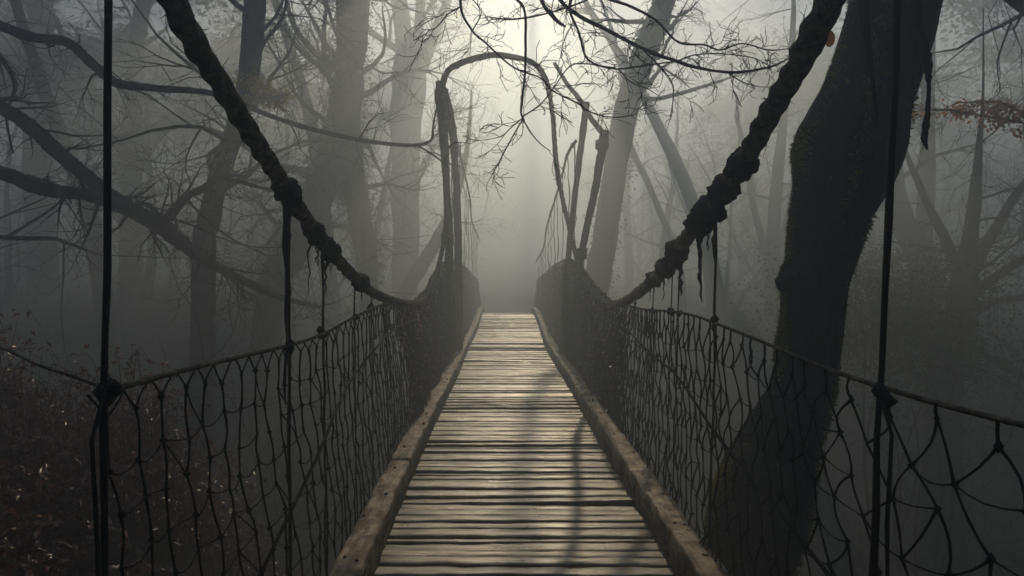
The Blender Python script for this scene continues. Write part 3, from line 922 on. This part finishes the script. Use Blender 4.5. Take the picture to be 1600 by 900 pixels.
# --- branches reaching in from the left
def build_left_tree():
    rng = random.Random(11)
    d = 10.2
    base = Vector((-11.2, 11.0, 0)); base.z = ground_z(base.x, base.y)
    root = thing('reaching_tree', base, 'dark bare tree just outside the left edge whose long crooked limbs reach across', 'tree')
    wood, tw = MB(), MB()
    tr = catmull([(0, 0, -.4, .42), (.1, 0, 1.6, .34), (-.1, -.1, 4, .30), (.2, 0, 7, .24), (.1, .2, 10, .15), (.4, 0, 13, .05)], 8)
    wood.tube([Vector(k[:3]) for k in tr], [k[3] for k in tr], 14, .5, True, lambda i, a: 1 + .15 * noise.noise(Vector((math.cos(a), math.sin(a), i * .3))))
    o = base
    B = [
        ([(-330, -60, 46, .8), (-180, -10, 34), (-60, 20, 24), (0, 40, 20), (50, 58, 18), (105, 66, 17), (140, 96, 18), (180, 128, 17), (230, 137, 14), (330, 146, 11), (420, 180, 9), (480, 200, 9), (560, 218, 8), (620, 226, 7), (655, 226, 6), (674, 218, 5), (677, 195, 4), (682, 170, 3)], .45),
        ([(-330, 60, 50, .8), (-150, 100, 36), (0, 168, 26), (50, 200, 27), (100, 246, 27), (165, 300, 26), (210, 330, 28), (250, 352, 32), (290, 386, 22), (330, 412, 18), (380, 438, 15), (440, 465, 11), (500, 480, 7)], .5),
        ([(-330, 200, 44, .8), (-150, 245, 34), (0, 270, 26), (50, 290, 26), (90, 299, 25), (140, 305, 24), (190, 325, 22), (240, 348, 22)], .5),
        ([(250, 352, 18), (275, 325, 17), (292, 306, 15), (318, 294, 13), (338, 280, 12), (370, 283, 8), (400, 291, 7), (428, 299, 5)], .5),
        ([(650, 226, 4), (670, 238, 3.5), (690, 252, 3), (700, 262, 2)], .1),
        ([(220, 332, 10), (215, 318, 10), (235, 322, 7), (255, 338, 5), (300, 352, 4), (340, 370, 3), (390, 385, 2.5), (440, 387, 2)], .4),
        ([(-60, 20, 14), (20, 120, 8), (10, 180, 5), (20, 240, 3)], .6),
        ([(290, 310, 5), (320, 340, 4), (360, 372, 3), (420, 400, 2)], .4),
        ([(-40, 160, 12), (10, 155, 9), (28, 152, 5)], .3),
    ]
    for k, (rows, pr) in enumerate(B):
        rows = [(t[0], t[1], t[2] * .86) + tuple(t[3:]) for t in rows]
        q, r = px_branch(wood, rows, d, 10, 9, k, o)
        side_twigs(rng, wood, tw, q, r, pr * .6, .85, 2 if k < 4 else 3, 4, .0)
    for k in range(9):
        i = int(lerp(12, len(tr) - 2, k / 8)); a = k * 2.4
        grow(rng, wood, tw, Vector(tr[i][:3]), Vector((math.cos(a), math.sin(a), .5)), 4.2, tr[i][3] * .35, 1, 4, (0, 5, 4, 3), .03)
    wood.build('trunk', M['bark'], root)
    tw.build('crown', M['twig'], root)
build_left_tree()

# --- misty trees that can be told apart
shaped_tree('ivy_tree', 'tall straight ivy clad trunk left of the gate with a leaning second stem', [(577, 470, 34), (572, 400, 34), (562, 340, 36), (551, 270, 38), (544, 190, 42), (548, 100, 44), (551, 0, 50), (556, -40, 46)], 19.5, 31,
            extra_trunks=[[(420, 470, 44), (452, 405, 46), (480, 340, 48), (510, 270, 52), (530, 200, 44), (540, 120, 34)]], ivy=9000, auto=12, limb_len=3.6, auto_low=.35,
            limbs=[[(545, 110, 12, 0), (500, 90, 10, .2), (465, 50, 9, .4), (450, 10, 7, .5), (440, -60, 5, .6)], [(540, 110, 9, 0), (510, 105, 9, 0), (480, 90, 8, -.2), (455, 60, 6, -.4)]], bark='bark')
shaped_tree('forked_tree', 'pale trunk forking upward just left of the bridge gate', [(632, 480, 40), (634, 400, 42), (633, 300, 44), (635, 200, 48), (640, 120, 54), (632, 60, 30), (620, -20, 22)], 31, 32,
            limbs=[[(645, 130, 26, 0), (665, 90, 20, .2), (680, 50, 16, .3), (700, 0, 13, .5), (720, -60, 9, .6)], [(640, 120, 22, 0), (652, 60, 18, -.2), (658, 0, 15, -.3), (666, -70, 10, -.4)], [(640, 290, 16, 0), (665, 255, 12, .3), (690, 200, 9, .6)]],
            leaf_spots=[(640, 60, 1.1, 420, .10), (660, 105, .9, 240, .10), (640, 250, .8, 130, .10)], auto=10, limb_len=4.2, auto_low=.4)
shaped_tree('yellow_leaved_tree', 'trunk behind the left cable carrying a spray of yellow leaves', [(318, 420, 36), (326, 350, 34), (344, 270, 32), (372, 190, 30), (388, 120, 32), (396, 40, 34), (402, -60, 30)], 14, 33,
            limbs=[[(388, 120, 14, 0), (410, 70, 7, -.3), (440, 30, 5, -.3), (452, -20, 4, -.2)], [(385, 150, 12, 0), (402, 150, 6, -.3), (425, 152, 5, -.4), (448, 148, 3, -.4)]],
            leaf_spots=[(398, 132, .34, 420, .075), (418, 154, .32, 520, .075), (442, 150, .2, 260, .07), (365, 122, .32, 90, .065), (350, 250, .5, 160, .065)], auto=10, limb_len=3.2, auto_low=.3)
shaped_tree('leaning_tree', 'dark mid distance trunk leaning right, close behind the right gate posts', [(925, 500, 46), (933, 440, 42), (944, 380, 38), (956, 300, 38), (968, 220, 38), (985, 150, 38), (1005, 90, 40), (1028, 30, 36), (1046, -30, 30)], 19.5, 34,
            limbs=[[(985, 150, 13, 0), (1020, 155, 8, .2), (1055, 148, 7, .3), (1090, 138, 6, .4), (1130, 125, 4, .5)], [(1010, 85, 14, 0), (1030, 90, 6, 0), (1045, 60, 5, 0)]],
            ivy=1400, auto=8, limb_len=2.6, auto_low=.6, leaf_spots=[(962, 80, .4, 90, .05)], bark='bark')
shaped_tree('leaning_sapling', 'thin leaning sapling between the leaning trunk and the right cable', [(1060, 400, 10), (1035, 340, 10), (1010, 280, 10), (985, 225, 9), (975, 150, 7), (960, 60, 6)], 27, 35, auto=8, limb_len=2.2, auto_low=.3)
shaped_tree('leaning_log', 'pale leaning trunk crossing behind the left net near the gate', [(618, 490, 22), (640, 445, 24), (668, 400, 22), (690, 360, 18), (715, 300, 13), (730, 230, 8)], 24, 36, auto=5, limb_len=1.6, auto_low=.5)
shaped_tree('old_tree', 'broad shadowy old trunk at the far upper left corner', [(70, 480, 44), (62, 350, 42), (58, 220, 40), (60, 100, 38), (66, 0, 34), (70, -20, 30)], 34, 37, auto=14, limb_len=4.4, auto_low=.25, ivy=1500,
            limbs=[[(60, 190, 22, 0), (130, 130, 18, .3), (190, 60, 14, .5), (240, 0, 10, .8)]])
shaped_tree('spreading_tree', 'shadowy tree right of the near left hanger with sloping limbs', [(200, 500, 34), (204, 380, 32), (206, 260, 30), (208, 160, 28), (216, 60, 24), (228, -20, 20)], 32, 38, auto=14, limb_len=4.4, auto_low=.2, ivy=900,
            limbs=[[(208, 260, 26, 0), (260, 190, 22, .2), (310, 170, 18, .3), (370, 140, 14, .4), (430, 100, 9, .6)], [(205, 250, 24, 0), (160, 180, 18, .2), (130, 110, 14, .4), (90, 40, 9, .6)]],
            leaf_spots=[(225, 235, 1.0, 360, .06), (205, 255, .8, 260, .06), (280, 260, .8, 220, .06), (140, 235, .9, 220, .06), (160, 190, 1.2, 260, .06)])
shaped_tree('thicket_tree', 'crooked multi stemmed tree with fanning limbs at the right edge', [(1475, 600, 50), (1495, 520, 46), (1506, 450, 40), (1515, 380, 24), (1524, 300, 17), (1530, 225, 10), (1536, 150, 4)], 15, 39,
            limbs=[[(1506, 450, 26, 0), (1530, 400, 20, .2), (1560, 350, 16, .4), (1590, 300, 13, .5), (1640, 240, 8, .6)], [(1500, 470, 24, 0), (1545, 440, 16, -.2), (1600, 405, 12, -.4), (1680, 370, 7, -.5)],
                   [(1508, 440, 22, 0), (1480, 380, 17, .3), (1450, 320, 13, .5), (1420, 250, 9, .7), (1400, 200, 5, .8)], [(1495, 500, 20, 0), (1560, 470, 13, .2), (1630, 462, 9, .4), (1700, 440, 5, .6)], [(1490, 540, 18, 0), (1550, 560, 12, -.2), (1640, 610, 8, -.3)]],
            auto=8, limb_len=2.2, auto_low=.35)
shaped_tree('curved_tree', 'grey curved trunk bending left behind the thicket on the right', [(1452, 600, 56), (1452, 500, 54), (1448, 430, 50), (1430, 380, 42), (1405, 330, 34), (1396, 260, 28), (1400, 160, 22), (1412, 40, 16)], 21, 40, auto=11, limb_len=3.0, auto_low=.3)
shaped_tree('slim_tree', 'slim pale forked trunk seen between the right cable and the mossy tree', [(1205, 520, 22), (1207, 430, 22), (1210, 340, 20), (1215, 280, 18), (1222, 200, 14), (1235, 100, 10), (1240, 0, 7)], 25, 41, auto=12, limb_len=3.0, auto_low=.3,
            limbs=[[(1208, 420, 14, 0), (1190, 370, 11, 0), (1175, 310, 10, .1), (1168, 255, 9, .2), (1150, 180, 6, .3)], [(1210, 400, 12, 0), (1228, 350, 9, .2), (1240, 290, 7, .4)]])
shaped_tree('rusty_leaved_tree', 'bare tree at the right edge with a level spray of rust coloured leaves', [(1690, 600, 60), (1690, 400, 52), (1685, 250, 46), (1680, 100, 40), (1676, -60, 30)], 10.5, 42,
            limbs=[[(1684, 250, 10, 0), (1640, 205, 6, -.1), (1590, 190, 4, -.2), (1530, 180, 3, -.2), (1480, 172, 4, -.2), (1440, 172, 2, -.2)], [(1640, 205, 8, -.1), (1600, 178, 5, .1), (1560, 160, 4, .2), (1500, 160, 2.4, .2)]],
            leaf_spots=[(1500, 172, .22, 110, .075), (1545, 170, .3, 190, .07), (1585, 180, .28, 170, .075), (1430, 178, .09, 22, .075), (1560, 190, .2, 60, .075), (1595, 205, .14, 36, .085), (1470, 176, .12, 24, .065)], leaf_m='rust', auto=5, limb_len=2.0, auto_low=.7)

# --- more trees deeper in the wood: built once per kind, then copied
G_L, G_R = 'misty trees deep in the wood left of the bridge', 'misty trees deep in the wood right of the bridge'
L_L = 'faint bare tree dissolving in the mist deep in the wood left of the bridge'
L_R = 'faint bare tree dissolving in the mist deep in the wood right of the bridge'
protos = [bare_tree(101, 12.0, .22, (.05, 0), 13, low=.16), bare_tree(102, 11.6, .18, (-.08, .03), 14, low=.12), bare_tree(103, 12.2, .26, (.08, 0), 13, low=.22),
          bare_tree(104, 9.0, .10, (.15, .05), 11, low=.10, multi=3), bare_tree(105, 11, .16, (-.2, 0), 14, low=.08)]
rng = random.Random(77)
spots = []
tries = 0
while len(spots) < 78 and tries < 4000:
    tries += 1
    y = rng.uniform(26, 66); side = rng.choice((-1, 1))
    x = side * rng.uniform(3.4 + .06 * y, 8 + .62 * y)
    if any((x - a) ** 2 + (y - b) ** 2 < (2.4 + .04 * y) ** 2 for a, b in spots): continue
    spots.append((x, y))
first = set()
for i, (x, y) in enumerate(spots):
    p = protos[(0, 3, 4, 1, 3, 2, 4)[i % 7]]
    lab, grp = (L_L, G_L) if x < 0 else (L_R, G_R)
    loc = (x, y, ground_z(x, y)); rz = rng.uniform(0, 6.28); sc = rng.uniform(.82, 1.0)
    if p not in first:
        first.add(p); p.location = loc; p.rotation_euler = (0, 0, rz); p.scale = (sc,) * 3; tag(p, lab, 'tree', grp)
    else: copy_thing(p, loc, rz, sc, lab, grp)

# --- added tall leafy trees, their crowns placed above the view to shade the near mist
def added_shade_tree(name, x, y, H, r, lean, crowns, label, seed, limb=None):
    rng = random.Random(seed)
    base = Vector((x, y, ground_z(x, y)))
    root = thing(name, base, label, 'tree')
    wood, lf = MB(), MB()
    pts, _ = wander(rng, Vector((0, 0, -.4)), Vector((lean[0], lean[1], 1)), H - base.z, 12, .05, .02)
    wood.tube(pts, [r * lerp(1.15, .2, i / 12) for i in range(13)], 12, .5, True, lambda i, a: 1 + .14 * noise.noise(Vector((math.cos(a) * 1.2 + seed, math.sin(a) * 1.2, i * .8))))
    for (cx, cy_, cz, rad, n) in crowns:
        c = Vector((cx, cy_, cz)) - base
        k = 11 if y > 8 else min(10, max(5, int((cz - base.z) / (H - base.z) * 12) - 2))
        m = pts[k].lerp(c, .5) + Vector((0, 0, .6))
        q = [Vector(t) for t in catmull([tuple(pts[k]), tuple(m), tuple(c)], 5)]
        wood.tube(q, [lerp(r * .42, .02, i / 10) for i in range(11)], 6, .5, False)
        for _ in range(14):
            o = Vector((rng.gauss(0, 1), rng.gauss(0, 1), rng.gauss(0, .6))).normalized() * rad * rng.uniform(.5, 1.1)
            wood.tube([c, c + o * .5 + Vector((0, 0, .2)), c + o], [.03, .015, .005], 4, .5, False)
            for _ in range(n // 14):
                g = c + o * rng.uniform(.25, 1.15) + Vector((rng.gauss(0, 1), rng.gauss(0, 1), rng.gauss(0, .7))) * rad * .22
                lf.leaf(g, (rng.gauss(0, 1), rng.gauss(0, 1), rng.gauss(-.3, .5)), (rng.gauss(0, .8), rng.gauss(0, .8), 1), rng.uniform(.20, .36), rng.uniform(.14, .24), rng.random())
    if limb:
        q = [Vector(t[:3]) - base for t in limb]
        c = catmull([tuple(pts[10])] + [tuple(t) for t in q], 6)
        wood.tube(c, [lerp(.12, .05, i / (len(c) - 1)) for i in range(len(c))], 7, .5, True)
    wood.build('trunk', M['far_bark'], root)
    lf.build('crown', M['ivy'], root)
CROWN_N = 900
def shade_crowns(seed, x0, x1, y0, y1, n):  # added crowns kept above the view, placed to block the sun
    rng = random.Random(seed); out = []
    for _ in range(n):
        y = rng.uniform(y0, y1); z = 1.52 + .376 * (y + 1.8) + rng.uniform(2.2, 3.6)
        x = rng.uniform(x0, x1)
        if ((x + 4.3) / 3.1) ** 2 + ((y - 27.5) / 3.6) ** 2 < 1 or (x - 8.2) ** 2 + (y - 25.3) ** 2 < 9.5: continue  # gaps that let sun through to the yellow and rust leaves
        out.append((x, y, min(z, 15.0 + rng.uniform(-.3, .2)), rng.uniform(1.5, 2.2), CROWN_N))
    return out
added_shade_tree('added_shade_tree', -6.0, 24.0, 15, .30, (.05, -.05), shade_crowns(1, -8.5, -2.9, 12, 27, 29) + shade_crowns(5, -2.6, .2, 12, 18.0, 9), 'added tall leafy tree left of the bridge, crown high above the left cable shading the mist', 401)
added_shade_tree('added_shade_tree', -12.5, 22.5, 15, .32, (-.03, -.05), shade_crowns(2, -24, -7, 10, 34, 62), 'added tall leafy tree farther left, behind the reaching dark limbs, shading the mist', 402)
added_shade_tree('added_shade_tree', 7.4, 25.0, 15, .30, (-.03, -.05), shade_crowns(3, 3.6, 9.5, 12, 27, 29) + shade_crowns(6, .2, 3.0, 12, 18.0, 9), 'added tall leafy tree right of the bridge, crown high above the right cable shading the mist', 403,
           limb=[(1.9, 35, 14.5), (1.35, 33, 14.6), (1.05, 29, 14.2), (.93, 25, 13.6), (.80, 22, 13.2), (.72, 19, 13.0), (.62, 16.5, 13.1)])  # added limb, run along the bridge to cast the shadow band on the deck
added_shade_tree('added_shade_tree', 13.5, 23.5, 15, .32, (.03, -.05), shade_crowns(4, 8.5, 23, 10, 32, 44), 'added tall leafy tree farther right, behind the fanning thicket, shading the mist', 404)

def high_crowns(seed, x0, x1, y0, y1, n):  # dim foliage far back, added to darken the mist in the upper corners
    rng = random.Random(seed)
    return [(rng.uniform(x0, x1), rng.uniform(y0, y1), rng.uniform(10.5, 15.2), rng.uniform(1.8, 2.6), 700) for _ in range(n)]
added_shade_tree('added_shade_tree', -20, 42, 15, .3, (0, 0), high_crowns(11, -33, -9, 33, 54, 54), 'leafy tree added far back to darken the mist at the upper left corner', 405)
added_shade_tree('added_shade_tree', 23, 43, 15, .3, (0, 0), high_crowns(12, 15, 34, 33, 54, 26), 'leafy tree added far back to darken the mist at the upper right corner', 406)

# unseen trees added behind and beside the viewer to block skylight
for k, (x, y, lab) in enumerate([(-5.5, -5.5, 'unseen leafy tree added behind the left of the near bridge end to block skylight'), (4.8, -6.5, 'unseen leafy tree added behind the right of the near bridge end to block skylight'),
                                 (-10.5, 1.5, 'unseen leafy tree added on the left bank beside the near bridge end to block skylight'), (10.0, .5, 'unseen leafy tree added on the right bank beside the near bridge end to block skylight'), (.6, -10.5, 'unseen leafy tree added at the end of the path behind the bridge to block skylight')]):
    rr_ = random.Random(500 + k)
    cr = [(x + rr_.uniform(-3.2, 3.2), y + rr_.uniform(-3, 3) - (1.0 if abs(x) < 9 else 0), z + rr_.uniform(-.6, .6), rr_.uniform(1.5, 2.1), 1300) for z in (1.2, 2.6, 4.0, 5.4, 6.6, 7.8, 9.0, 10.0, 11.2, 12.2, 13.0) for _ in range(2)]
    added_shade_tree('added_shade_tree', x, y, 13.6, .3, (0, 0), cr, lab, 510 + k)

# --- thin bare shrubs
def bare_shrub(seed, H=2.6, stems=11):
    rng = random.Random(seed)
    root = thing('bare_shrub', (0, 0, 0), 'bare shrub', 'shrub')
    st, tw = MB(), MB()
    for k in range(stems):
        a = rng.uniform(0, 6.28); d = Vector((math.cos(a) * rng.uniform(.1, .9), math.sin(a) * rng.uniform(.1, .9), 1))
        grow(rng, st, tw, Vector((rng.gauss(0, .12), rng.gauss(0, .12), -.1)), d, H * rng.uniform(.5, .9), rng.uniform(.008, .02), 1, 4, (0, 5, 4, 3), -.02)
    st.build('stem', M['stem'], root)
    tw.build('crown', M['twig'], root)
    return root
shr = [bare_shrub(201), bare_shrub(202, 3.2, 9), bare_shrub(203, 2.2, 13)]
S_L = 'tangled leafless shrub among the misty trees left of the bridge'
S_R = 'tangled leafless shrub among the misty trees right of the bridge'
sp2 = []
for _ in range(600):
    if len(sp2) >= 30: break
    side = rng.choice((-1, -1, 1)); y = rng.uniform(9, 26)
    x = side * rng.uniform(3.0 + .10 * y, 4.5 + .62 * y)
    if side > 0 and y < 9: continue
    if any((x - a) ** 2 + (y - b) ** 2 < 1.1 for a, b in sp2): continue
    sp2.append((x, y))
for i, (x, y) in enumerate(sp2):
    lab, grp = (S_L, 'leafless shrubs left of the bridge') if x < 0 else (S_R, 'leafless shrubs right of the bridge')
    loc = (x, y, ground_z(x, y)); rz = rng.uniform(0, 6.28); sc = rng.uniform(.8, 1.5)
    if i < len(shr):
        p = shr[i]; p.location = loc; p.rotation_euler = (0, 0, rz); p.scale = (sc,) * 3; tag(p, lab, 'shrub', grp)
    else: copy_thing(shr[i % 3], loc, rz, sc, lab, grp)

# --- leafy green thicket on the right
def green_bush(seed, c, rx, rz, n, label):
    rng = random.Random(seed)
    base = Vector((c.x, c.y, ground_z(c.x, c.y)))
    root = thing('leafy_bush', base, label, 'bush')
    st, lf = MB(), MB()
    cc = c - base
    for k in range(26):
        e = cc + Vector((rng.gauss(0, rx * .6), rng.gauss(0, rx * .5), rng.gauss(0, rz * .6)))
        if k < 5:
            b = Vector((rng.gauss(0, .25), rng.gauss(0, .25), -.1)); hub = cc + Vector((rng.gauss(0, rx * .25), rng.gauss(0, rx * .25), -rz * rng.uniform(.6, 1.1)))
            m = b.lerp(hub, .5) + Vector((rng.gauss(0, .3), rng.gauss(0, .3), .2)); hubs = (hubs if k else []) + [hub]
            st.tube(catmull([tuple(b), tuple(m), tuple(hub)], 6), [lerp(.035, .015, i / 12) for i in range(13)], 5, .5, False)
        hub = rng.choice(hubs); m = hub.lerp(e, .5) + Vector((rng.gauss(0, .12), rng.gauss(0, .12), .1))
        st.tube(catmull([tuple(hub), tuple(m), tuple(e)], 5), [lerp(.014, .003, i / 10) for i in range(11)], 4, .5, False)
        for _ in range(n // 26):
            o = Vector((rng.gauss(0, 1), rng.gauss(0, 1), rng.gauss(0, .8))) * .40
            lf.leaf(e + o, (rng.gauss(0, 1), rng.gauss(0, 1), rng.gauss(-.3, .6)), (rng.gauss(0, .6), rng.gauss(0, .6), 1), rng.uniform(.05, .10), rng.uniform(.035, .065), rng.random())
    st.build('stem', M['stem'], root)
    lf.build('leaves', M['green'], root)
green_bush(301, P(1352, 470, 13.5), 1.5, 1.0, 9500, 'dull green leafy bush just right of the mossy trunk, behind the near hanger')
green_bush(302, P(1440, 520, 12.5), 1.1, .9, 6000, 'small green leafy bush in front of the curved grey trunk')

# --- hanging dark vines at the upper right
def hanging_vine(label, rows, d, seed, strands=2):
    rng = random.Random(seed)
    top = P(rows[0][0], rows[0][1], d)
    mb = MB()
    for k in range(strands):
        c = catmull([tuple(P(a + rng.uniform(-2, 2) * k, b, d + .012 * k)) + (w / F_PX * d / 2 * (1 if k == 0 else .55),) for a, b, w in rows], 7)
        q = [Vector(x[:3]) for x in c]
        mb.tube(q, [max(.002, x[3] * rng.uniform(.8, 1.15)) for x in c], 9, .3, True, lambda i, a: 1 + .3 * noise.noise(Vector((math.cos(a) * 1.5 + seed, math.sin(a) * 1.5, i * .4))), .7)
    for i in range(14):
        x = rng.choice(q); mb.tube([x, x + Vector((rng.gauss(0, .012), rng.gauss(0, .012), rng.uniform(-.05, .01)))], [.003, .0008], 3, .3, False)
    tag(mb.build('hanging_vine', M['dark_rope'], None, True, top), label, 'vine')
hanging_vine('dark ragged vine strand hanging in front of the mossy trunk', [(1330, -190, 26), (1340, -80, 24), (1349, -5, 20), (1353, 50, 15), (1359, 95, 9), (1364, 135, 7), (1368, 175, 6), (1368, 202, 2)], 3.3, 1)
hanging_vine('dark ragged vine strand with a thick frayed tip hanging right of the mossy trunk', [(1438, -190, 22), (1436, -60, 18), (1433, 10, 15), (1440, 60, 15), (1449, 98, 14), (1451, 130, 7), (1450, 165, 7), (1447, 195, 10), (1444, 215, 10), (1449, 234, 3)], 3.5, 2)

# --- dead bracken and brambles on the left bank
def build_undergrowth():
    rng = random.Random(9)
    lf, = (MB(),)
    for _ in range(7500):                            # arching stems, each with small curled leaves
        x = -1.9 - 6.4 * rng.random() ** 1.1; y = 1.6 + 7.0 * rng.random()
        if x > -2.6 and y > 5: continue
        g = ground_z(x, y)
        hgt = (.22 + .70 * rng.random()) * (1 + .5 * smooth(-2.4, -4.5, x)) * (.7 + .6 * max(0, noise.noise(Vector((x * .8, y * .8, 4)))) * 2)
        a = rng.uniform(0, 6.28); rch = rng.uniform(.15, .55)
        p0 = Vector((x, y, g - .03)); p1 = p0 + Vector((math.cos(a) * rch * .3, math.sin(a) * rch * .3, hgt)); p2 = p0 + Vector((math.cos(a) * rch, math.sin(a) * rch, hgt * rng.uniform(.5, 1.0)))
        c = [Vector(q) for q in catmull([tuple(p0), tuple(p1), tuple(p2)], 4)]
        lf.tube(c, [.004, .004, .0035, .003, .003, .0025, .002, .002, .0012][:len(c)], 3, rng.random() * .5, False)
        hue = min(1, max(0, .42 + .3 * noise.noise(Vector((x, y, 8))) ))
        for k in range(13):
            q = c[rng.randint(2, len(c) - 1)] + Vector((rng.gauss(0, .03), rng.gauss(0, .03), rng.gauss(0, .03)))
            lf.leaf(q, (rng.gauss(0, 1), rng.gauss(0, 1), rng.gauss(-.2, .5)), (rng.gauss(0, .7), rng.gauss(0, .7), 1), rng.uniform(.035, .10), rng.uniform(.016, .042), min(1, max(0, rng.gauss(hue, .25))), rng.uniform(.1, .5))
    o = lf.build('undergrowth', M['bracken'])
    tag(o, 'tangle of dead reddish brown bracken covering the left bank', None, None, 'stuff')
build_undergrowth()
